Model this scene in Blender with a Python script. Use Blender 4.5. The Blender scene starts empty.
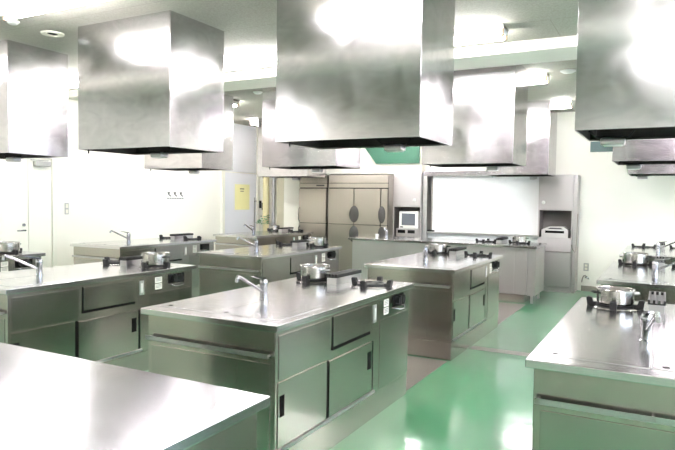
import bpy, bmesh, math, random
from mathutils import Vector, Matrix
random.seed(7)
S = bpy.context.scene
C = bpy.data.collections.new('scene'); S.collection.children.link(C)
PI = math.pi

# ------------------------------------------------------------------ camera
F_PX, YAW, PITCH, ROLL, CAM_H = 607.674, 28.26, -2.373, 0.813, 1.475
ya, pi_, ro = [math.radians(a) for a in (YAW, PITCH, ROLL)]
fw = Vector((-math.sin(ya)*math.cos(pi_), math.cos(ya)*math.cos(pi_), math.sin(pi_)))
rt = Vector((math.cos(ya), math.sin(ya), 0)); up = rt.cross(fw)
rt2 = math.cos(ro)*rt + math.sin(ro)*up; up2 = -math.sin(ro)*rt + math.cos(ro)*up
cd = bpy.data.cameras.new('camera'); cam = bpy.data.objects.new('camera', cd); C.objects.link(cam)
cd.sensor_width = 36; cd.lens = 36*F_PX/675; cd.clip_start = .05
cam.matrix_world = Matrix(((rt2.x, up2.x, -fw.x, 0), (rt2.y, up2.y, -fw.y, 0), (rt2.z, up2.z, -fw.z, CAM_H), (0, 0, 0, 1)))
S.camera = cam

# ------------------------------------------------------------------ world, exposure, daylight
LAMP = 38.0
DAY = 3.0
S.view_settings.view_transform = 'Standard'; S.view_settings.look = 'None'
S.view_settings.exposure = 1.70; S.view_settings.gamma = 1.0
S.view_settings.use_curve_mapping = False
S.cycles.sample_clamp_indirect = 6.0; S.cycles.blur_glossy = 1.0
w = bpy.data.worlds.new('world'); S.world = w; w.use_nodes = True
bg = w.node_tree.nodes['Background']; bg.inputs[0].default_value = (.72, .84, 1, 1); bg.inputs[1].default_value = DAY
def portal(loc, rot, sx, sy):
    l = bpy.data.lights.new('window_portal', 'AREA'); l.shape = 'RECTANGLE'; l.size = sx; l.size_y = sy
    l.cycles.is_portal = True
    o = bpy.data.objects.new('window_portal', l); o.location = loc; o.rotation_euler = rot; C.objects.link(o)
portal((4.18, 3.0, 1.75), (0, PI/2, 0), 1.5, 9.0)

# ------------------------------------------------------------------ materials
def new_mat(name):
    m = bpy.data.materials.new(name); m.use_nodes = True
    return m, m.node_tree.nodes, m.node_tree.links, m.node_tree.nodes['Principled BSDF']
def setp(b, **k):
    n = {'col': 'Base Color', 'rough': 'Roughness', 'metal': 'Metallic', 'spec': 'Specular IOR Level', 'coat': 'Coat Weight',
         'crough': 'Coat Roughness', 'trans': 'Transmission Weight', 'aniso': 'Anisotropic', 'arot': 'Anisotropic Rotation'}
    for a, v in k.items(): b.inputs[n[a]].default_value = (*v, 1) if isinstance(v, tuple) else v
def noise_var(m, N, L, scale, vec=(1, 1, 1), detail=3, dist=0, seed=0):
    g = N.new('ShaderNodeNewGeometry'); mp = N.new('ShaderNodeMapping'); t = N.new('ShaderNodeTexNoise')
    mp.inputs['Scale'].default_value = vec; mp.inputs['Location'].default_value = (seed, seed*1.7, seed*.3)
    t.inputs['Scale'].default_value = scale; t.inputs['Detail'].default_value = detail; t.inputs['Distortion'].default_value = dist
    L.new(g.outputs['Position'], mp.inputs['Vector']); L.new(mp.outputs[0], t.inputs['Vector'])
    return t
def rng(N, L, src, a, b, lo=.25, hi=.75):
    r = N.new('ShaderNodeMapRange'); r.inputs['From Min'].default_value = lo; r.inputs['From Max'].default_value = hi
    r.inputs['To Min'].default_value = a; r.inputs['To Max'].default_value = b; L.new(src, r.inputs['Value']); return r.outputs[0]
def plain(name, col, rough=.5, metal=0, var=.04, scale=6, **k):
    m, N, L, b = new_mat(name); setp(b, col=col, rough=rough, metal=metal, **k)
    t = noise_var(m, N, L, scale)
    mx = N.new('ShaderNodeMix'); mx.data_type = 'RGBA'
    mx.inputs['A'].default_value = (*[c*(1-var) for c in col], 1); mx.inputs['B'].default_value = (*[min(1, c*(1+var)) for c in col], 1)
    L.new(t.outputs[0], mx.inputs['Factor']); L.new(mx.outputs['Result'], b.inputs['Base Color'])
    return m
def steel(name, col, r0, r1, brush=(1, 1, 40), bscale=30, wav=.0, wscale=1.2, fine=.02, smear=2.5, aniso=0, tan=2, dist=1.2, mott=0):
    m, N, L, b = new_mat(name); setp(b, col=col, metal=1.0)
    t = noise_var(m, N, L, smear, (1, 1, 1), 4, dist)
    if aniso:
        setp(b, aniso=aniso); cv = N.new('ShaderNodeCombineXYZ'); cv.inputs[tan].default_value = 1; L.new(cv.outputs[0], b.inputs['Tangent'])
    L.new(rng(N, L, t.outputs[0], r0, r1), b.inputs['Roughness'])
    if mott:     # wiped-on smears in the steel surface
        sm = noise_var(m, N, L, 3.0, (1, 1, 2.2), 6, 2.5, 5); mm = N.new('ShaderNodeMix'); mm.data_type = 'RGBA'
        mm.inputs['A'].default_value = (*[c*(1-mott) for c in col], 1); mm.inputs['B'].default_value = (*[min(1, c*(1+mott)) for c in col], 1)
        L.new(rng(N, L, sm.outputs[0], 0, 1, .3, .7), mm.inputs['Factor']); L.new(mm.outputs['Result'], b.inputs['Base Color'])
    f = noise_var(m, N, L, bscale, brush, 2)
    bp = N.new('ShaderNodeBump'); bp.inputs['Strength'].default_value = fine; bp.inputs['Distance'].default_value = .002
    L.new(f.outputs[0], bp.inputs['Height']); last = bp.outputs[0] if fine else None
    if wav:
        lw = noise_var(m, N, L, wscale, (1, 1, 1), 1, .3, 3)
        b2 = N.new('ShaderNodeBump'); b2.inputs['Strength'].default_value = 1; b2.inputs['Distance'].default_value = wav
        L.new(lw.outputs[0], b2.inputs['Height'])
        if last: L.new(last, b2.inputs['Normal'])
        last = b2.outputs[0]
    if last: L.new(last, b.inputs['Normal'])
    return m
def emit(name, col, s):
    m, N, L, b = new_mat(name); N.remove(b); e = N.new('ShaderNodeEmission')
    e.inputs[0].default_value = (*col, 1); e.inputs[1].default_value = s
    L.new(e.outputs[0], N['Material Output'].inputs[0]); return m
M = {}
M['hood'] = steel('hood_steel', (.60, .58, .60), .10, .20, (1, 1, 1), 60, .0012, .9, 0, 3.5, dist=1.5, mott=.08)
M['top'] = steel('worktop_steel', (.68, .66, .675), .14, .22, (1, 12, 1), 40, .0006, 1.2, 0, 1.5)
M['body'] = steel('cabinet_steel', (.44, .415, .38), .19, .25, fine=0, aniso=.6)
M['panel'] = steel('door_steel', (.41, .39, .365), .17, .22, fine=0, aniso=.6)
M['table'] = steel('table_steel', (.50, .49, .52), .18, .22, fine=0, aniso=.3, tan=1)
M['trim'] = steel('trim_steel', (.50, .49, .50), .29, .36, fine=0)
M['chrome'] = steel('chrome', (.40, .40, .43), .08, .12, fine=0)
M['pot'] = steel('pot_steel', (.55, .53, .51), .18, .25, fine=0, aniso=.85)
M['fridge'] = steel('fridge_steel', (.36, .33, .285), .40, .48, fine=0)
M['cab'] = steel('tall_cabinet_steel', (.52, .495, .50), .36, .45, fine=0)
M['ducts'] = plain('pit_cover_plate', (.16, .145, .13), .4, .3)
M['joint'] = plain('pale_joint_strip', (.22, .22, .20), .4)
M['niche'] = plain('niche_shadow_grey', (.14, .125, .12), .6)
M['pull'] = plain('grey_pull_plastic', (.04, .037, .035), .4)
M['dark'] = plain('dark_recess', (.006, .006, .006), .8, spec=.1)
M['iron'] = plain('cast_iron', (.010, .010, .011), .5, .0, .2, 60, spec=.3)
M['hoodin'] = plain('hood_inside_shade', (.018, .014, .012), .55)
M['blackp'] = plain('black_plastic', (.010, .010, .010), .5, spec=.3)
M['white'] = plain('white_plastic', (.8, .8, .78), .4)
M['cream'] = plain('cream_plastic', (.75, .72, .62), .45)
M['greyp'] = plain('light_grey_plastic', (.5, .48, .47), .5)
M['label'] = plain('paper_label', (.75, .72, .66), .6)
M['red'] = plain('red_ink', (.45, .12, .08), .6)
M['ink'] = plain('dark_ink', (.06, .06, .06), .6)
M['wall'] = plain('wall_paint', (.87, .84, .765), .55, 0, .02, 1.5)
M['wallb'] = plain('back_wall_paint', (.80, .79, .735), .55, 0, .02, 1.5)
M['door'] = plain('door_cream_paint', (.84, .825, .745), .45, 0, .02, 1.5)
M['bluedoor'] = plain('door_grey_blue_paint', (.76, .76, .81), .4, 0, .02, 2)
M['beige'] = plain('beige_paint', (.55, .52, .40), .5)
M['yellow'] = plain('yellow_paint', (.74, .66, .40), .45)
M['notice'] = plain('yellow_paper', (.85, .80, .42), .7)
M['green'] = plain('green_panel_paint', (.011, .08, .044), .5)
M['darkgreen'] = plain('dark_green_paint', (.02, .07, .07), .4)
M['skirt'] = plain('grey_vinyl', (.22, .20, .18), .5)
M['board'] = plain('whiteboard_enamel', (.86, .87, .88), .15)
M['boardf'] = plain('grey_aluminium', (.45, .45, .44), .4, .8)
M['rose'] = plain('brass_socket', (.42, .27, .16), .5)
M['leaf'] = plain('leaf_green', (.05, .25, .07), .5, 0, .3, 30)
M['screen'] = plain('screen_glass', (.10, .11, .13), .12)
M['tube'] = emit('lamp_tube', (1.0, .975, .965), LAMP)
# ceiling: perforated acoustic board, joints every 0.9 m
m, N, L, b = new_mat('ceiling_board'); setp(b, rough=.8)
t = noise_var(m, N, L, 90, (1, 1, 1), 2)
mx = N.new('ShaderNodeMix'); mx.data_type = 'RGBA'
mx.inputs['A'].default_value = (.33, .315, .275, 1); mx.inputs['B'].default_value = (.40, .38, .335, 1)
L.new(rng(N, L, t.outputs[0], 0, 1, .4, .6), mx.inputs['Factor'])
g = N.new('ShaderNodeNewGeometry'); br = N.new('ShaderNodeTexBrick'); L.new(g.outputs['Position'], br.inputs['Vector'])
br.inputs['Color1'].default_value = br.inputs['Color2'].default_value = (1, 1, 1, 1); br.inputs['Mortar'].default_value = (.8, .8, .8, 1)
br.inputs['Scale'].default_value = 1; br.inputs['Mortar Size'].default_value = .004; br.inputs['Brick Width'].default_value = 1.8; br.inputs['Row Height'].default_value = .9
mu = N.new('ShaderNodeMix'); mu.data_type = 'RGBA'; mu.blend_type = 'MULTIPLY'; mu.inputs['Factor'].default_value = 1
L.new(mx.outputs['Result'], mu.inputs['A']); L.new(br.outputs['Color'], mu.inputs['B']); L.new(mu.outputs['Result'], b.inputs['Base Color'])
M['ceil'] = m
# floor: glossy green resin coating
m, N, L, b = new_mat('green_resin_floor'); setp(b, rough=.35, coat=1.0, crough=.05)
b.inputs['Coat IOR'].default_value = 1.55
t = noise_var(m, N, L, .9, (1, 1, 1), 5, .4)
mx = N.new('ShaderNodeMix'); mx.data_type = 'RGBA'
mx.inputs['A'].default_value = (.028, .19, .082, 1); mx.inputs['B'].default_value = (.036, .22, .098, 1)
L.new(rng(N, L, t.outputs[0], 0, 1), mx.inputs['Factor']); L.new(mx.outputs['Result'], b.inputs['Base Color'])
L.new(rng(N, L, t.outputs[0], .05, .14), b.inputs['Coat Roughness'])
lw = noise_var(m, N, L, 3, (1, 1, 1), 2, .5, 2)
b2 = N.new('ShaderNodeBump'); b2.inputs['Strength'].default_value = 1; b2.inputs['Distance'].default_value = .002
L.new(lw.outputs[0], b2.inputs['Height']); L.new(b2.outputs[0], b.inputs['Coat Normal'])
M['floor'] = m
m, N, L, b = new_mat('window_glass'); setp(b, col=(1, 1, 1), rough=0, trans=1.0); b.inputs['IOR'].default_value = 1.05
M['glass'] = m

# ------------------------------------------------------------------ mesh helpers
class MB:
    def __init__(s): s.bm = bmesh.new(); s.bev = False
    def box(s, x0, x1, y0, y1, z0, z1, bev=0, rot=None, about=None):
        r = bmesh.ops.create_cube(s.bm, size=1)['verts']
        bmesh.ops.scale(s.bm, verts=r, vec=(x1-x0, y1-y0, z1-z0))
        bmesh.ops.translate(s.bm, verts=r, vec=((x0+x1)/2, (y0+y1)/2, (z0+z1)/2))
        if bev:
            s.bev = True
            e = list({e for v in r for e in v.link_edges})
            o = bmesh.ops.bevel(s.bm, geom=e, offset=bev, segments=2, affect='EDGES', profile=.5)
            r = list({v for f in o['faces'] for v in f.verts} | {v for v in r if v.is_valid})
        if rot: bmesh.ops.rotate(s.bm, verts=r, cent=about or (0, 0, 0), matrix=rot)
        return s
    def cyl(s, p, q, r, r2=None, seg=20):
        p, q = Vector(p), Vector(q); d = q-p
        m = Matrix.Translation((p+q)/2) @ d.to_track_quat('Z', 'Y').to_matrix().to_4x4()
        bmesh.ops.create_cone(s.bm, cap_ends=True, segments=seg, radius1=r, radius2=r if r2 is None else r2, depth=d.length, matrix=m)
        return s
    def ball(s, c, r, sc=(1, 1, 1)):
        bmesh.ops.create_uvsphere(s.bm, u_segments=16, v_segments=10, radius=r, matrix=Matrix.Translation(c) @ Matrix.Diagonal((*sc, 1)))
        return s
    def lathe(s, prof, c=(0, 0, 0), seg=36):
        rings = []
        for r, z in prof:
            rings.append([s.bm.verts.new((c[0]+r*math.cos(2*PI*i/seg), c[1]+r*math.sin(2*PI*i/seg), c[2]+z)) for i in range(seg)] if r > 1e-6 else [s.bm.verts.new((c[0], c[1], c[2]+z))])
        for a, b_ in zip(rings, rings[1:]):
            for i in range(seg):
                j = (i+1) % seg
                if len(a) == 1 and len(b_) == 1: continue
                if len(a) == 1: s.bm.faces.new((a[0], b_[j], b_[i]))
                elif len(b_) == 1: s.bm.faces.new((a[i], a[j], b_[0]))
                else: s.bm.faces.new((a[i], a[j], b_[j], b_[i]))
        return s
    def tube(s, pts, r, seg=12, r2=None):
        pts = [Vector(p) for p in pts]; rings = []; n = len(pts)
        for i, p in enumerate(pts):
            d = (pts[min(i+1, n-1)]-pts[max(i-1, 0)]).normalized()
            a = d.cross(Vector((0, 0, 1)));
            if a.length < .05: a = d.cross(Vector((1, 0, 0)))
            a.normalize(); b_ = a.cross(d); rr = r+(((r2 or r)-r)*i/(n-1))
            rings.append([s.bm.verts.new(p+rr*(a*math.cos(2*PI*k/seg)+b_*math.sin(2*PI*k/seg))) for k in range(seg)])
        for A, B in zip(rings, rings[1:]):
            for k in range(seg): s.bm.faces.new((A[k], A[(k+1) % seg], B[(k+1) % seg], B[k]))
        s.bm.faces.new(rings[0][::-1]); s.bm.faces.new(rings[-1]); return s
    def prism(s, poly, axis, a, b_):
        def P(u, v, t): return {'x': (t, u, v), 'y': (u, t, v), 'z': (u, v, t)}[axis]
        A = [s.bm.verts.new(P(u, v, a)) for u, v in poly]; B = [s.bm.verts.new(P(u, v, b_)) for u, v in poly]
        n = len(poly); s.bm.faces.new(A); s.bm.faces.new(B[::-1])
        for i in range(n): s.bm.faces.new((A[i], B[i], B[(i+1) % n], A[(i+1) % n]))
        return s
    def build(s, name, mat, parent=None, loc=None, smooth=True):
        bmesh.ops.recalc_face_normals(s.bm, faces=s.bm.faces)
        me = bpy.data.meshes.new(name); s.bm.to_mesh(me); s.bm.free()
        me.materials.append(M[mat])
        if smooth:
            me.polygons.foreach_set('use_smooth', [True]*len(me.polygons)); me.set_sharp_from_angle(angle=math.radians(35))
        o = bpy.data.objects.new(name, me); C.objects.link(o)
        if s.bev:
            wn = o.modifiers.new('weighted_normal', 'WEIGHTED_NORMAL'); wn.weight = 100; wn.keep_sharp = True
        if parent: o.parent = parent
        if loc: o.location = loc
        return o
def tag(o, label=None, cat=None, group=None, kind=None):
    for k, v in (('label', label), ('category', cat), ('group', group), ('kind', kind)):
        if v: o[k] = v
    return o
def empty(name, loc, rz=0):
    o = bpy.data.objects.new(name, None); o.empty_display_size = .1; C.objects.link(o); o.location = loc; o.rotation_euler.z = rz; return o
def struct(name, mb, mat, parent=None):
    return tag(mb.build(name, mat, parent), kind='structure')
def copy_tree(o, parent=None):
    c = o.copy(); C.objects.link(c); c.parent = parent
    for ch in list(o.children): copy_tree(ch, c)
    return c

# ------------------------------------------------------------------ the room
XL, XR, YB, YF, ZC = -7.85, 4.1, 10.95, -3.2, 3.016
struct('floor', MB().box(XL-.15, XR+.15, YF-.15, YB+.15, -.1, 0), 'floor')
struct('ceiling', MB().box(XL-.15, XR+.15, YF-.15, YB+.15, ZC, ZC+.1), 'ceil')
struct('wall_left', MB().box(XL-.15, XL, YF-.15, YB+.15, 0, ZC), 'wall')
struct('wall_back', MB().box(XL, XR, YB, YB+.15, 0, ZC), 'wallb')
struct('wall_front', MB().box(XL, XR, YF-.15, YF, 0, ZC), 'wall')
wy0, wy1, wz0, wz1 = -1.5, 7.5, 1.0, 2.5
struct('wall_right', MB().box(XR, XR+.15, YF-.15, wy0, 0, ZC).box(XR, XR+.15, wy1, YB+.15, 0, ZC)
       .box(XR, XR+.15, wy0, wy1, 0, wz0).box(XR, XR+.15, wy0, wy1, wz1, ZC), 'wall')
wf = MB()
for k in range(7):
    y = wy0+(wy1-wy0)*k/6; wf.box(XR+.03, XR+.08, y-.03, y+.03, wz0, wz1)
wf.box(XR+.03, XR+.08, wy0, wy1, wz0, wz0+.05).box(XR+.03, XR+.08, wy0, wy1, wz1-.05, wz1)
win = struct('window_1', wf, 'boardf')
MB().box(XR+.05, XR+.056, wy0, wy1, wz0, wz1).build('window_pane', 'glass', win)
# ceiling beam across the room
struct('trim_1', MB().box(XL, XR, 6.0, 6.55, 2.915, ZC), 'wall')
struct('trim_8', MB().box(XL, XR, 1.45, 2.05, 2.915, ZC), 'wall')
# skirting
struct('baseboard_back', MB().box(-1.2, XR, YB-.012, YB, 0, .09), 'skirt')
struct('baseboard_left', MB().box(XL, XL+.012, 5.95, 9.6, 0, .07), 'skirt')
# floor: steel pit covers between the islands and a pale joint strip
for i, (a, b_) in enumerate(((4.34, 5.37), (7.22, 8.98))):
    struct('trim_%d' % (i+2), MB().box(-2.56, -1.72, a, b_, 0, .003), 'ducts')
struct('trim_4', MB().box(-1.68, -.46, 5.95, 6.09, 0, .003), 'joint')
# double door in the left wall
d = struct('door_1', MB().box(XL, XL+.03, 4.45, 5.42, .01, 2.0, .003).box(XL, XL+.03, 5.43, 5.79, .01, 2.0, .003), 'door')
MB().box(XL, XL+.05, 4.38, 4.44, 0, 2.07).box(XL, XL+.05, 5.80, 5.87, 0, 2.07).box(XL, XL+.05, 4.44, 5.80, 2.01, 2.07).build('door_frame', 'door', d)
h = MB(); h.cyl((XL+.03, 5.35, .99), (XL+.08, 5.35, .99), .012).tube([(XL+.075, 5.35, .99), (XL+.08, 5.30, .99), (XL+.075, 5.23, .99)], .01)
h.cyl((XL+.03, 5.35, 1.065), (XL+.05, 5.35, 1.065), .022)
h.build('door_handle', 'chrome', d)
MB().box(XL+.03, XL+.10, 5.50, 5.74, 1.89, 1.96, .008).box(XL+.05, XL+.07, 5.45, 5.72, 1.965, 1.98).build('door_closer', 'boardf', d)
# grey-blue door further back, with transom
d = struct('door_2', MB().box(XL, XL+.03, 9.72, 10.80, .01, 2.0, .003), 'bluedoor')
MB().box(XL, XL+.02, 9.72, 10.80, 2.02, ZC).build('transom_panel', 'bluedoor', d)
MB().box(XL, XL+.05, 9.64, 9.71, 0, ZC).box(XL, XL+.05, 10.81, 10.88, 0, ZC).build('door_frame', 'door', d)
MB().box(XL+.03, XL+.035, 10.72, 10.76, .7, 1.5).cyl((XL+.03, 10.74, 1.42), (XL+.07, 10.74, 1.42), .02).build('door_handle', 'boardf', d)
# pilasters in the back corner
struct('trim_5', MB().box(-7.28, -6.98, 10.80, 10.95, 0, 2.35), 'beige')
struct('trim_6', MB().box(-6.97, -6.55, 10.6, 10.95, 0, 2.35), 'door')
struct('trim_7', MB().box(-6.5, -4.0, 10.7, 10.95, 1.99, 2.6), 'door')

# ------------------------------------------------------------------ sink and cooking islands
W, LN, HT = .925, 1.86, .85
def worktop(parent, w_, l_):
    MB().box(0, w_, 0, l_, HT-.035, HT, .004).build('worktop', 'top', parent)
def grate(parent, cx, cy, name='burner_grate'):
    mb = MB()
    for k in range(4):
        R_ = Matrix.Rotation(k*PI/2, 4, 'Z'); n0 = len(mb.bm.verts)
        mb.prism([(.035, .008), (.155, .001), (.162, .044), (.152, .052), (.130, .048), (.122, .022), (.035, .020)], 'y', -.018, .018)
        mb.bm.verts.ensure_lookup_table()
        bmesh.ops.transform(mb.bm, matrix=Matrix.Translation((cx, cy, HT)) @ R_, verts=mb.bm.verts[n0:])
    mb.lathe([(.092, .004), (.108, .004), (.108, .018), (.092, .018), (.092, .004)], (cx, cy, HT))
    g_ = mb.build(name, 'iron', parent)
    MB().lathe([(0, .001), (.15, .001), (.145, .003), (0, .003)], (cx, cy, HT)).build('drip_tray', 'pot', g_)
    MB().lathe([(0, .003), (.045, .003), (.045, .014), (.03, .018), (0, .018)], (cx, cy, HT), 24).build('burner_head', 'blackp', g_)
    return g_
def vent(parent, x0, x1, y0, y1):
    v = MB().box(x0, x1, y0, y1, HT, HT+.052, .003).build('vent_box', 'trim', parent)
    t_ = MB().box(x0-.006, x1+.006, y0-.01, y1+.006, HT+.052, HT+.060)
    n = 4
    for k in range(n):
        x = x0+(x1-x0)*(k+.0)/(n-1)
        t_.box(x-.006, x+.006, y0-.008, y1, HT+.060, HT+.078)
    t_.box(x0-.006, x1+.006, y1-.02, y1+.004, HT+.06, HT+.078)
    t_.build('vent_grille', 'blackp', v)
def faucet(parent, x, y, ang):
    """origin on the worktop, spout swings to ang (0 = towards the near end)"""
    e = MB().lathe([(0, 0), (.030, 0), (.030, .006), (.024, .010), (.023, .085), (.026, .09), (.026, .115), (.018, .128), (0, .130)], seg=24)
    o = e.build('faucet', 'chrome', parent, (x, y, HT)); o.rotation_euler.z = ang
    sp = [(0, -.015, .055)] + [(0, -.015-.235*t, .055+.115*t) for t in (.25, .5, .75, .92)] + [(0, -.262, .172), (0, -.268, .155)]
    MB().tube(sp, .010).cyl((0, -.268, .160), (0, -.27, .138), .013).build('spout', 'chrome', o)
    MB().prism([(.01, .125), (-.02, .128), (-.11, .152), (-.115, .158), (-.02, .142), (.01, .138)], 'x', -.011, .011).build('lever', 'chrome', o)
    return o
def label_sticker(parent, x, y0, y1, z0, z1):
    o = MB().box(x, x+.0015, y0, y1, z0, z1).build('label_sticker', 'label', parent)
    p_ = MB()
    for k in range(3):
        z = z1-.008-k*.011
        p_.box(x+.0015, x+.0022, y0+.008, y1-.010, z-.004, z)
    p_.build('printed_lines', 'ink', o)
def make_island():
    t = empty('cooking_island', (0, 0, 0))
    worktop(t, W, LN)
    bx0, bx1, by0, by1 = .03, W-.03, .03, LN-.03
    # body shell: plinth and box, with a darker gap line above the plinth
    MB().box(bx0, bx1, by0, by1, .17, HT-.035, .003).build('body', 'body', t)
    MB().box(bx0+.004, bx1-.004, by0+.004, by1-.004, .0, .168, .002).build('plinth', 'body', t)
    # near end: recessed looking panel with towel rail
    MB().box(bx0+.03, .655, by0-.004, by0+.001, .20, .645, .0015).box(.66, bx1-.03, by0-.004, by0+.001, .20, .645, .0015).build('end_panel', 'panel', t)
    r = MB().box(.04, .87, by0-.032, by0-.029, .680, .70, .001).box(.04, .87, by0-.032, by0-.014, .677, .681)
    for x in (.05, .46, .86): r.cyl((x, by0, .687), (x, by0-.032, .687), .007, seg=12)
    r.build('towel_rail', 'trim', t)
    X = bx1
    # right side
    MB().box(X, X+.004, .06, .59, .56, .785, .001).build('apron_panel', 'panel', t)
    dr = MB().box(X, X+.006, .63, 1.125, .612, .788, .001).build('drawer', 'panel', t)
    MB().box(X, X+.007, .62, 1.135, .592, .612).build('finger_gap', 'dark', dr)
    d1 = MB().box(X, X+.005, .055, .555, .205, .545, .001).build('sliding_door', 'panel', t)
    MB().box(X+.005, X+.0065, .068, .110, .365, .475, .0).build('slot_pull', 'dark', d1)
    d2 = MB().box(X, X+.007, .585, 1.17, .205, .535, .001).build('sliding_door', 'panel', t)
    MB().box(X+.007, X+.0085, 1.100, 1.150, .36, .475, .0).build('slot_pull', 'dark', d2)
    for a_, b_, c_, d_ in ((.556, .582, .205, .545), (1.172, 1.196, .205, .535), (.62, .63, .612, .79)):
        MB().box(X, X+.003, a_, b_, c_, d_).build('shadow_gap', 'dark', t)
    MB().box(X, X+.014, .05, 1.21, .182, .200, .002).build('door_rail', 'trim', t)
    sw = MB().box(X, X+.006, 1.185, 1.235, .655, .775, .002).build('switch_plate', 'boardf', t)
    MB().box(X+.006, X+.010, 1.198, 1.222, .675, .755, .002).build('rocker', 'white', sw)
    MB().box(X, X+.003, 1.30, 1.81, .185, .655, .001).build('stove_panel', 'panel', t)
    label_sticker(t, X+.0005, 1.365, 1.445, .735, .785)
    label_sticker(t, X+.0005, 1.365, 1.445, .680, .728)
    gc = MB().box(X, X+.003, 1.52, 1.72, .712, .795, .001).build('gas_cock_recess', 'dark', t)
    for y in (1.585, 1.655):
        MB().cyl((X+.002, y, .755), (X+.035, y, .755), .028).box(X+.02, X+.04, y-.008, y+.008, .725, .79).build('gas_knob', 'blackp', gc)
    MB().tube([(X+.002, 1.56, .70), (X+.03, 1.58, .690), (X+.035, 1.63, .688), (X+.03, 1.68, .694), (X+.002, 1.71, .706)], .006).build('guard_bar', 'chrome', t)
    # worktop fittings
    for x0, x1, nm in ((.05, .44, 0), (.452, .865, 1)):
        c = MB().box(x0-.002, x1+.002, .101, .544, HT, HT+.0008).build('sink_rim', 'boardf', t)
        s_ = MB().box(x0, x1, .103, .542, HT+.0004, HT+.0030, .001).build('sink_cover', 'top', c)
        MB().lathe([(0, 0), (.013, 0), (.013, .0008), (0, .0008)], (x0+.045, .14, HT+.0030), 16).build('finger_hole', 'dark', c)
    faucet(t, .415, .61, 0)
    grate(t, .225, 1.56); grate(t, .71, 1.56)
    vent(t, .41, .49, 1.42, 1.82)
    return t
proto = make_island()
def at(col, row): return {'A': -.472, 'B': -2.587, 'C': -4.735, 'D': -6.884}[col], {1: 2.478, 2: 5.369, 3: 8.246}[row]
isl = [('A', 1, 'stainless cooking island at the right front with pot, nearest of the right hand row', 10),
       ('A', 2, 'stainless cooking island at the right, middle of the right hand row', 95),
       ('A', 3, 'stainless cooking island at the right, farthest of the right hand row', 60),
       ('B', 1, 'stainless island in the foreground centre with sliding doors, drawer and labels facing the aisle', 0),
       ('B', 2, 'stainless island right of centre standing before the long front counter', 20),
       ('C', 1, 'stainless island at the left behind the bare table, with white stickers by the gas knobs', -8),
       ('C', 2, 'stainless island left of centre between the foreground island and the refrigerators', -20),
       ('D', 1, 'stainless island cut by the left edge, standing before the cream double door', 0),
       ('D', 2, 'stainless island along the left wall below the small black and white wall sign', -12),
       ('D', 3, 'small far stainless island by the grey blue door with the yellow notice', 0)]
for i, (c, r, lab, ang) in enumerate(isl):
    o = proto if i == 0 else copy_tree(proto)
    x, y = at(c, r); o.location = (x, y, 0)
    tag(o, lab, 'cooking island', 'cooking islands in rows across the room')
    for ch in o.children:
        if ch.name.startswith('faucet'): ch.rotation_euler.z = math.radians(ang)

# ------------------------------------------------------------------ saucepans on the burners
def make_pot(r=.119, h=.098):
    t = empty('cooking_pot', (0, 0, 0))
    MB().lathe([(0, 0), (r-.012, 0), (r-.002, .006), (r, .014), (r, h-.004), (r+.005, h), (r+.003, h+.003), (r-.002, h), (r-.002, .012), (r-.014, .004), (0, .004)], seg=48).build('pot_body', 'pot', t)
    for s in (-1, 1):
        MB().tube([(s*(r-.002), -.035, h*.72), (s*(r+.028), -.03, h*.75), (s*(r+.034), 0, h*.76), (s*(r+.028), .03, h*.75), (s*(r-.002), .035, h*.72)], .006, 8).build('handle', 'iron' if s > 0 else 'trim', t)
    return t
pp = make_pot()
pots = [('A', 1, .225, 'stainless pot on the left burner of the right front island', .88),
        ('A', 2, .225, 'stainless pot on the middle island of the right hand row', 1),
        ('B', 1, .225, 'stainless pot on the left burner of the foreground centre island', .95),
        ('B', 2, .225, 'stainless pot on the island just before the long front counter', .95),
        ('C', 1, .71, 'stainless pot on the right burner of the island behind the bare table', 1),
        ('C', 2, .71, 'stainless pot on the island before the refrigerators', 1),
        ('D', 3, .225, 'small far pot on the island beside the grey blue door', .9),
        ('D', 1, .71, 'pot on the island cut by the left edge of the photo', 1)]
for i, (c, r, px, lab, s) in enumerate(pots):
    o = pp if i == 0 else copy_tree(pp)
    x, y = at(c, r); o.location = (x+px, y+1.56, HT+.0225); o.rotation_euler.z = math.radians((200, 0, 160, 15, 0, 70, 90, 100)[i]); o.scale = (s, s, s)
    tag(o, lab, 'pot', 'stainless pots on the burners')

# ------------------------------------------------------------------ extractor hoods
HB = 1.90
def make_hood():
    t = empty('extractor_hood', (0, 0, 0))     # origin: bottom near left corner
    w_, l_, z1 = 1.12, .70, ZC-HB
    th = .012
    sh = MB().box(0, w_, 0, th, 0, z1, .002).box(0, w_, l_-th, l_, 0, z1, .002).box(0, th, th, l_-th, 0, z1, .0).box(w_-th, w_, th, l_-th, 0, z1, .0)
    sh.build('hood_shell', 'hood', t)
    MB().box(th, w_-th, th, l_-th, .12, .14).box(th, th+.003, th, l_-th, .004, .12).box(w_-th-.003, w_-th, th, l_-th, .004, .12).box(th, w_-th, th, th+.003, .004, .12).box(th, w_-th, l_-th-.003, l_-th, .004, .12).build('hood_shade_liner', 'hoodin', t)  # added dark sides and top: the dim hood underside painted as colour
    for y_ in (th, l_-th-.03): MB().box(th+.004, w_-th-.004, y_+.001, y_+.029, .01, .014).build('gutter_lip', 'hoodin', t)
    MB().box(.004, w_-.004, .004, l_-.004, z1-.006, z1-.0005).build('ceiling_collar', 'trim', t)
    MB().box(.105, .115, .02, .028, -.035, .01).build('drip_hook', 'iron', t)
    return t
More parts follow.
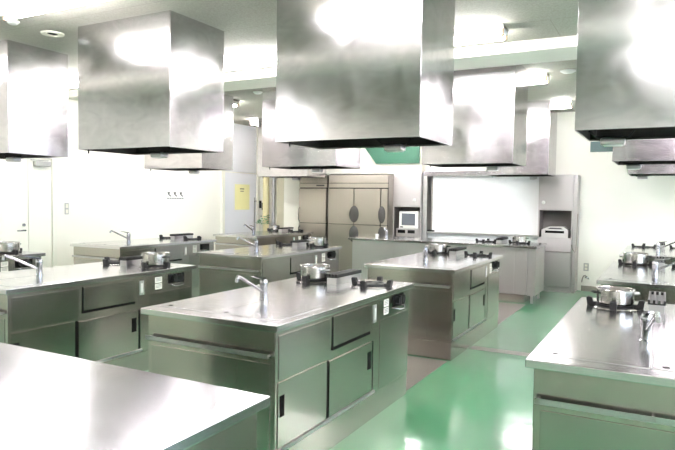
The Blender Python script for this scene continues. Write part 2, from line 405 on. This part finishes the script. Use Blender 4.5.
def make_lamp_unit(parent, x, y):
    c = MB().box(x-.070, x+.070, y-.05, y+.05, -.060, -.012, .012).build('hood_fixture', 'trim', parent)
    MB().box(x-.055, x+.055, y-.038, y+.038, -.064, -.059, .002).build('frosted_cover', 'white', c)
    k = MB().tube([(x-.14, y-.02, .035), (x-.10, y-.02, -.004), (x-.06, y-.01, -.010)], .006, 8).tube([(x+.12, y+.02, .035), (x+.09, y+.02, -.004), (x+.06, y+.01, -.010)], .006, 8)
    k.box(x-.09, x+.09, y-.012, y+.012, -.014, -.004).build('bracket', 'iron', c)
    return c
hp = make_hood(); lu = make_lamp_unit(hp, .70, .38)
hoods = [('A', 1, 'polished steel extractor hood at the right edge, nearest of the right hand row'),
         ('A', 2, 'steel extractor hood at the right edge, lower strip seen beneath the nearest right hand hood'),
         ('A', 3, 'small far steel hood at the right edge with a bright fixture below it'),
         ('B', 1, 'large central steel extractor hood above the foreground island'),
         ('B', 2, 'steel extractor hood before the whiteboard, second in line behind the large central hood'),
         ('B', 3, 'far steel extractor hood above the right end of the long front counter'),
         ('C', 1, 'large steel extractor hood left of centre reaching the ceiling above the left island'),
         ('C', 2, 'steel extractor hood half hidden behind the large central hood, above the refrigerators'),
         ('D', 1, 'bluish steel extractor hood at the left edge'),
         ('D', 2, 'steel extractor hood mostly hidden behind the large left hood, its lower strip showing'),
         ('D', 3, 'far pale steel hood in the corner by the grey blue door')]
hy = {1: 3.80, 2: 6.69, 3: 9.58}; hx = {'A': -.478, 'B': -2.565, 'C': -4.755, 'D': -6.91}
for i, (c, r, lab) in enumerate(hoods):
    o = hp if i == 0 else copy_tree(hp)
    o.location = (hx[c], hy[r], HB)
    if c == 'B':
        o.location.x, o.scale.x = {1: (-2.58, 1.02), 2: (-2.50, .93), 3: (-2.50, .84)}[r]
    for ch in o.children:
        if ch.name.startswith('hood_fixture'): ch.location.x = {'A': -.52, 'B': .09, 'C': -.07, 'D': -.06}[c]
    tag(o, lab, 'extractor hood', 'extractor hoods over the cooking islands')

# ------------------------------------------------------------------ bare work table in the foreground
t = empty('work_table', (-2.95, .66, 0)); tag(t, 'bare brushed steel work table in the bottom left foreground', 'table')
MB().box(0, 1.87, 0, .92, HT-.032, HT, .003).build('tabletop', 'table', t)
MB().box(.03, 1.84, .03, .89, .12, HT-.032, .003).build('body', 'body', t)
MB().box(.05, 1.82, .05, .87, .0, .12, .002).build('plinth', 'body', t)

# ------------------------------------------------------------------ long counter at the front of the class
t = empty('demonstration_counter', (-4.632, 8.99, 0)); tag(t, 'long pale steel demonstration counter below the whiteboard', 'counter')
TW, TD = 3.04, .86
MB().box(0, TW, 0, TD, HT-.035, HT, .004).build('worktop', 'top', t)
MB().box(.06, TW-.14, .05, TD-.03, .13, HT-.035, .003).build('body', 'cab', t)
MB().box(.10, TW-.18, .09, TD-.05, 0, .13).build('plinth', 'body', t)
for x0, x1 in ((.10, .78), (.80, 1.48), (1.50, 2.18), (2.20, 2.72)):
    MB().box(x0, x1, .044, .051, .15, .78, .002).build('front_panel', 'cab', t)
MB().box(TW-.14, TW-.02, .07, TD-.06, .12, HT-.035, .01).build('side_cover', 'cab', t)
MB().cyl((TW-.08, .15, 0), (TW-.08, .15, .12), .018).build('foot', 'trim', t)
MB().cyl((TW-.08, .70, 0), (TW-.08, .70, .12), .018).build('foot', 'trim', t)
grate(t, TW-.84, .42); grate(t, TW-.33, .42); vent(t, TW-.63, TW-.55, .24, .62)
faucet(t, .50, .45, .3)
o = copy_tree(pp); o.location = (-1.592-.33, 9.41, HT+.0225); o.rotation_euler.z = 0; o['label'] = 'pale pot at the right end of the long demonstration counter'
o = empty('soap_cup', (-4.27, 9.35, HT)); tag(o, 'small white cup on the left end of the long front counter', 'cup')
MB().lathe([(0, 0), (.024, 0), (.028, .06), (.025, .06), (.022, .005), (0, .005)], seg=24).build('cup_body', 'white', o)
MB().tube([(.026, 0, .05), (.042, 0, .048), (.043, 0, .028), (.024, 0, .018)], .004, 8).build('handle', 'white', o)

# ------------------------------------------------------------------ wall behind the counter
def knob(parent, x, y, z): MB().cyl((x, y, z), (x, y-.03, z), .012).ball((x, y-.038, z), .030, (1, .6, 1)).build('knob', 'white', parent)
t = empty('tall_cabinet', (-4.49, 10.55, 0)); tag(t, 'tall steel cabinet left of the whiteboard with a monitor in its niche', 'cabinet')
def tallcab(t, w_, z_niche0, z_niche1, ztop, left):
    MB().box(0, .02, 0, .38, 0, ztop).box(w_-.02, w_, 0, .38, 0, ztop).box(.02, w_-.02, .36, .38, 0, ztop).box(.02, w_-.02, 0, .36, ztop-.02, ztop)\
        .box(.02, w_-.02, .0, .36, z_niche1, z_niche1+.02).box(.02, w_-.02, .0, .36, z_niche0-.02, z_niche0).box(.02, w_-.02, 0, .36, 0, .08).build('carcass', 'cab', t)
    MB().box(.02, w_-.02, .345, .36, z_niche0, z_niche1).box(.02, .024, .005, .345, z_niche0, z_niche1).box(w_-.024, w_-.02, .005, .345, z_niche0, z_niche1).build('niche_shade', 'niche', t)  # grey sheets added to darken the niche, its shade put into the colour
    d_ = MB().box(.01, w_-.01, -.018, 0, z_niche1+.01, ztop-.01, .003).build('door', 'cab', t); knob(d_, w_-.11 if left else .09, -.018, z_niche1+.13)
    d_ = MB().box(.01, w_-.01, -.018, 0, .09, .655, .003).build('door', 'cab', t); knob(d_, w_-.11 if left else .09, -.018, .57)
tallcab(t, .555, .74, 1.36, 1.99, True)
MB().box(.01, .545, -.02, 0, .66, .735, .003).build('drawer', 'cab', t)
o = empty('small_monitor', (-4.39, 10.60, .96)); tag(o, 'small white framed monitor in the niche of the left tall cabinet', 'monitor')
o.rotation_euler.z = math.radians(-6)
MB().box(.02, .38, .03, .16, .0, .30, .012).build('casing', 'white', o)
MB().box(.0, .40, 0, .035, .0, .32, .012).build('bezel', 'white', o); MB().box(.06, .34, -.004, .004, .06, .28, .003).build('screen', 'screen', o)
MB().box(.03, .09, -.006, .004, .015, .035, .002).build('button', 'blackp', o)
o = empty('video_deck', (-4.44, 10.58, .741)); tag(o, 'white boxy deck with two dark slots below the small monitor', 'appliance')
MB().box(.0, .46, 0, .30, 0, .215, .006).build('casing', 'cab', o)
MB().box(.04, .19, -.006, .004, .13, .19).box(.24, .38, -.006, .004, .13, .19).build('slot', 'dark', o)
t = empty('tall_cabinet', (-1.86, 10.55, 0)); tag(t, 'tall steel cabinet right of the whiteboard with a white machine in its niche', 'cabinet')
tallcab(t, .545, .90, 1.35, 1.94, False)
MB().prism([(-.02, .665), (-.032, .67), (-.02, .89), (0, .89), (0, .665)], 'x', .01, .535).build('sloped_panel', 'cab', t)
MB().box(.548, .60, .03, .395, 0, 1.94, .002).build('side_filler', 'cab', t)
MB().tube([(.612, .08, 1.30), (.614, .02, 1.15), (.615, .0, .9), (.61, -.02, .72), (.60, -.03, .67), (.56, -.04, .72), (.54, -.05, .80)], .006, 8).build('power_cord', 'skirt', t)
o = empty('office_printer', (-1.80, 10.54, .90)); tag(o, 'white office machine with a dark slot in the niche of the right tall cabinet', 'machine')
MB().prism([(0, 0), (.42, 0), (.42, .13), (.34, .18), (.12, .18), (0, .13)], 'y', 0, .30).build('casing', 'greyp', o)
MB().box(.06, .36, -.004, .004, .075, .115).build('paper_slot', 'dark', o)
MB().prism([(.10, .14), (.34, .14), (.31, .165), (.14, .165)], 'y', -.003, .003).build('display', 'ink', o)
t = empty('whiteboard', (-3.93, 10.62, 0)); tag(t, 'wide whiteboard in a steel surround between the two tall cabinets', 'whiteboard')
MB().box(.155, 2.05, .10, .14, .92, 1.93, .002).build('board', 'board', t)
MB().box(0, 2.065, .0, .30, 1.93, 2.02, .003).build('valance', 'hood', t)
MB().box(.0, .08, .0, .30, 0, 1.93, .002).build('side_panel', 'boardf', t)
MB().box(.135, .155, .08, .15, .90, 1.93).box(2.045, 2.06, .08, .15, .90, 1.93).build('frame', 'skirt', t)
MB().box(.08, 2.065, .03, .14, .885, .915, .003).build('pen_tray', 'boardf', t)
MB().box(.08, 2.065, .10, .16, .0, .885).build('lower_panel', 'board', t)
o = MB().box(-3.93, -3.72, 10.655, 10.71, .916, .945, .005).build('board_eraser', 'blackp'); tag(o, 'black eraser on the tray at the whiteboard lower left corner', 'eraser')
# refrigerators
def fridge(name, x0, cols, label, hdark, grp='refrigerators along the back wall'):
    t = empty(name, (x0, 10.33, 0)); tag(t, label, 'refrigerator', grp)
    w_ = cols[-1]
    MB().box(0, w_, 0, .36, .10, 1.95, .004).build('body', 'fridge', t)
    MB().box(.003, w_-.003, -.004, 0, .11, 1.93).build('door_gasket', 'dark', t)
    for x in (.06, w_-.06): MB().cyl((x, .08, 0), (x, .08, .10), .02).build('foot', 'skirt', t)
    MB().box(.005, w_-.005, -.02, 0, 1.80, 1.94, .003).build('header_panel', 'fridge', t)
    MB().box(.005, w_-.005, -.025, 0, 1.71, 1.79, .003).build('control_panel', 'fridge', t)
    for a, b_ in zip([0]+cols, cols):
        for z0, z1 in ((.12, 1.005), (1.015, 1.69)):
            MB().box(a+.010, b_-.010, -.045, -.002, z0, z1, .004).build('door', 'fridge', t)
    return t
t = fridge('refrigerator', -6.42, [.64], 'single door steel refrigerator, left of the wide one, with a small dark nameplate', 0)
MB().box(.40, .58, -.030, -.024, 1.735, 1.765).build('nameplate', 'ink', t)
for z0, z1 in ((1.04, 1.32), (.75, .95)):
    MB().tube([(.035, -.045, z0), (.035, -.085, z0+.03), (.035, -.09, (z0+z1)/2), (.035, -.085, z1-.03), (.035, -.045, z1)], .010, 8).build('bar_handle', 'pull', t)
t = fridge('refrigerator', -5.75, [.565, 1.12, 1.26], 'wide multi door steel refrigerator with round dark pulls, beside the tall cabinet', 0)
for x in (.575, 1.13):
    for z in (1.21, .83):
        MB().lathe([(0, 0), (.10, 0), (.105, .006), (.085, .014), (0, .010)], seg=32).build('round_pull', 'pull', t)
        o = C.objects[-1]; o.rotation_euler = (PI/2, 0, 0); o.scale = (.95 if x < 1 else .7, 1.5, 1); o.location = (x if x < 1 else x+.02, -.045, z)
        if x > 1: pass
# pipes and corner fittings
o = MB().cyl((-7.40, 10.84, 0), (-7.40, 10.84, 2.6), .035).cyl((-7.40, 10.84, 1.98), (-7.40, 10.84, 2.03), .075).cyl((-7.40, 10.84, 1.55), (-7.40, 10.84, 1.60), .045).build('steel_pipe', 'trim'); tag(o, 'vertical steel pipe in the back left corner beside the yellow pipe', 'pipe')
o = MB().cyl((-7.585, 10.83, 0), (-7.585, 10.83, 2.7), .07, seg=28).cyl((-7.585, 10.83, 1.72), (-7.585, 10.83, 1.75), .076, seg=28).build('yellow_pipe', 'yellow'); tag(o, 'thick yellow vertical pipe in the back left corner', 'pipe')
for z, x, lab in ((1.37, -7.805, 'small black switch beside the yellow pipe, left one of two'), (1.33, -7.725, 'small black switch beside the yellow pipe, right one of two')):
    o = MB().box(x-.02, x+.02, 10.90, 10.95, z-.10, z+.06, .004).build('wall_switch', 'blackp'); tag(o, lab, 'switch')
t = empty('potted_plant', (-7.50, 10.60, 0)); tag(t, 'green leafy plant in the back left corner beyond the far island', 'plant')
MB().lathe([(0, 0), (.10, 0), (.13, .28), (.14, .30), (.12, .30), (.11, .26), (0, .26)], seg=28).build('pot', 'skirt', t)
MB().tube([(0, 0, .24), (.01, .0, .6), (-.01, .01, 1.0)], .010, 8).build('stem', 'beige', t)
lf = MB()
for k in range(26):
    a = k*2.4; rr = .05+.12*random.random(); z = .92+.20*random.random(); l = .09
    c = Vector((rr*math.cos(a)*.6, rr*math.sin(a)*.6, z)); d_ = Vector((math.cos(a), math.sin(a), .2)); s_ = Vector((-math.sin(a), math.cos(a), 0))*.03
    vs = [lf.bm.verts.new(v) for v in (c, c+d_*l*.5+s_+Vector((0, 0, .02)), c+d_*l, c+d_*l*.5-s_+Vector((0, 0, .02)))]
    lf.bm.faces.new(vs)
lf.build('leaves', 'leaf', t)

# ------------------------------------------------------------------ things on the walls
o = MB().prism([(-4.89, 2.175), (-4.02, 2.175), (-4.02, 2.60), (-5.22, 2.60)], 'y', 10.62, 10.66).build('green_panel', 'green'); tag(o, 'green panel high on the back wall above the refrigerators', 'board')  # plain flat green panel with a slanted left edge
o = MB().box(-1.12, -.74, 10.92, 10.95, 2.33, 2.50, .003).build('dark_sign', 'darkgreen'); tag(o, 'dark green strip plate high on the back wall under the right hood', 'sign')
t = MB().box(XL, XL+.008, 6.03, 6.10, 1.20, 1.37, .002).build('light_switch', 'boardf'); tag(t, 'grey double switch plate on the left wall beside the cream door', 'switch')
MB().box(XL+.008, XL+.013, 6.045, 6.085, 1.215, 1.275).box(XL+.008, XL+.013, 6.045, 6.085, 1.295, 1.355).build('rocker', 'cream', t)
t = MB().box(XL, XL+.004, 8.12, 8.60, 1.44, 1.58).build('wall_sign', 'white'); tag(t, 'small white wall sign with black marks above the left island', 'sign')
mk = MB()
for k in range(3):
    y = 8.15+k*.155; x_ = XL+.004
    mk.prism([(y, 1.572), (y+.06, 1.572), (y+.045, 1.53), (y+.09, 1.505), (y+.075, 1.490), (y+.02, 1.525)], 'x', x_, x_+.002)
for k in range(7): mk.box(XL+.004, XL+.006, 8.14+k*.062, 8.185+k*.062, 1.452, 1.468)
mk.build('marks', 'ink', t)
t = MB().box(XL+.031, XL+.034, 10.05, 10.55, 1.24, 1.77).build('notice_sheet', 'notice'); tag(t, 'yellow notice sheet on the grey blue door', 'notice')
MB().box(XL+.034, XL+.036, 10.22, 10.36, 1.665, 1.685).box(XL+.034, XL+.036, 10.23, 10.35, 1.62, 1.635).build('printed_lines', 'ink', t)
t = MB().box(-1.17, -1.09, YB-.010, YB, .34, .47, .002).build('wall_outlet', 'boardf'); tag(t, 'grey wall outlet low on the back wall right of the tall cabinet', 'outlet')
MB().box(-1.15, -1.11, YB-.013, YB-.010, .36, .395).box(-1.15, -1.11, YB-.013, YB-.010, .415, .45).build('socket', 'cream', t)
t = empty('gas_valve', (-1.12, YB, .24)); tag(t, 'small chrome valve low on the back wall below the outlet', 'valve')
MB().cyl((0, 0, 0), (0, -.05, 0), .018).cyl((-.0, -.05, 0), (.05, -.05, -.03), .012).build('valve_body', 'chrome', t)
MB().tube([(-.005, -.05, .03), (-.04, -.055, .02), (-.06, -.05, -.03), (-.07, -.03, -.09)], .008, 8).build('hose', 'skirt', t)

# ------------------------------------------------------------------ ceiling lamps: bare tube battens in rows across the room
def make_lamp():
    t = empty('ceiling_lamp', (0, 0, 0)); L_ = 1.25
    MB().prism([(-.115, 0), (.115, 0), (.115, -.012), (.03, -.075), (-.03, -.075), (-.115, -.012)], 'x', 0, L_).build('batten', 'white', t)
    for s in (-1, 1):
        MB().cyl((.03, s*.085, -.075), (L_-.03, s*.085, -.075), .019, seg=12).build('tube', 'tube', t)
    for x in (.012, L_-.012):
        MB().box(x-.012, x+.012, -.085, -.055, -.10, -.0, .004).box(x-.012, x+.012, .055, .085, -.10, 0, .004).box(x-.012, x+.012, -.06, .06, -.03, 0).build('end_socket', 'rose', t)
    return t
lp = make_lamp(); first = True
rows = (-2.0, .90, 3.10, 5.45, 7.65, 9.80)
for y in rows:
    for k, x in enumerate((-7.20, -4.86, -2.53, -.19, 2.15)):
        if (y < 0 and k > 0) or (y == .90 and k < 3): continue
        o = lp if first else copy_tree(lp); first = False
        o.location = (x, y, ZC)
        rw = {-2.0: 'in the row behind the camera', .90: 'in the row overhead', 3.10: 'in the nearest visible row', 5.45: 'just before the ceiling beam', 7.65: 'in the first row beyond the ceiling beam', 9.80: 'in the farthest row, near the back wall'}[y]
        tag(o, 'bright bare tube lamp %s, %s' % (rw, ('leftmost one', 'second from the left', 'middle one', 'second from the right', 'rightmost one')[k]), 'ceiling lamp', 'tube lamps on the ceiling')
# round ceiling fittings
for x, y, r, lab, mt in ((-5.14, 3.43, .055, 'white round ceiling detector near the top left corner', 0), (-1.04, 7.55, .09, 'round white ceiling fitting near the far lamps on the right', 0), (-5.23, 7.24, .07, 'round white ceiling fitting seen left of the central hood', 0)):
    o = MB().lathe([(0, -.03), (r*.6, -.028), (r, -.008), (r, 0), (0, 0)], (x, y, ZC), 28).build('ceiling_detector', 'white'); tag(o, lab, 'detector')
t = MB().lathe([(.05, -.010), (.10, -.012), (.105, 0), (.05, 0), (.05, -.010)], (-5.17, 3.85, ZC), 28).build('ceiling_hole_ring', 'cream'); tag(t, 'cream ring around a dark hole in the ceiling at top left', 'vent')
MB().lathe([(0, -.003), (.05, -.003), (.05, 0), (0, 0)], (-5.17, 3.85, ZC), 24).build('dark_hole', 'dark', t)
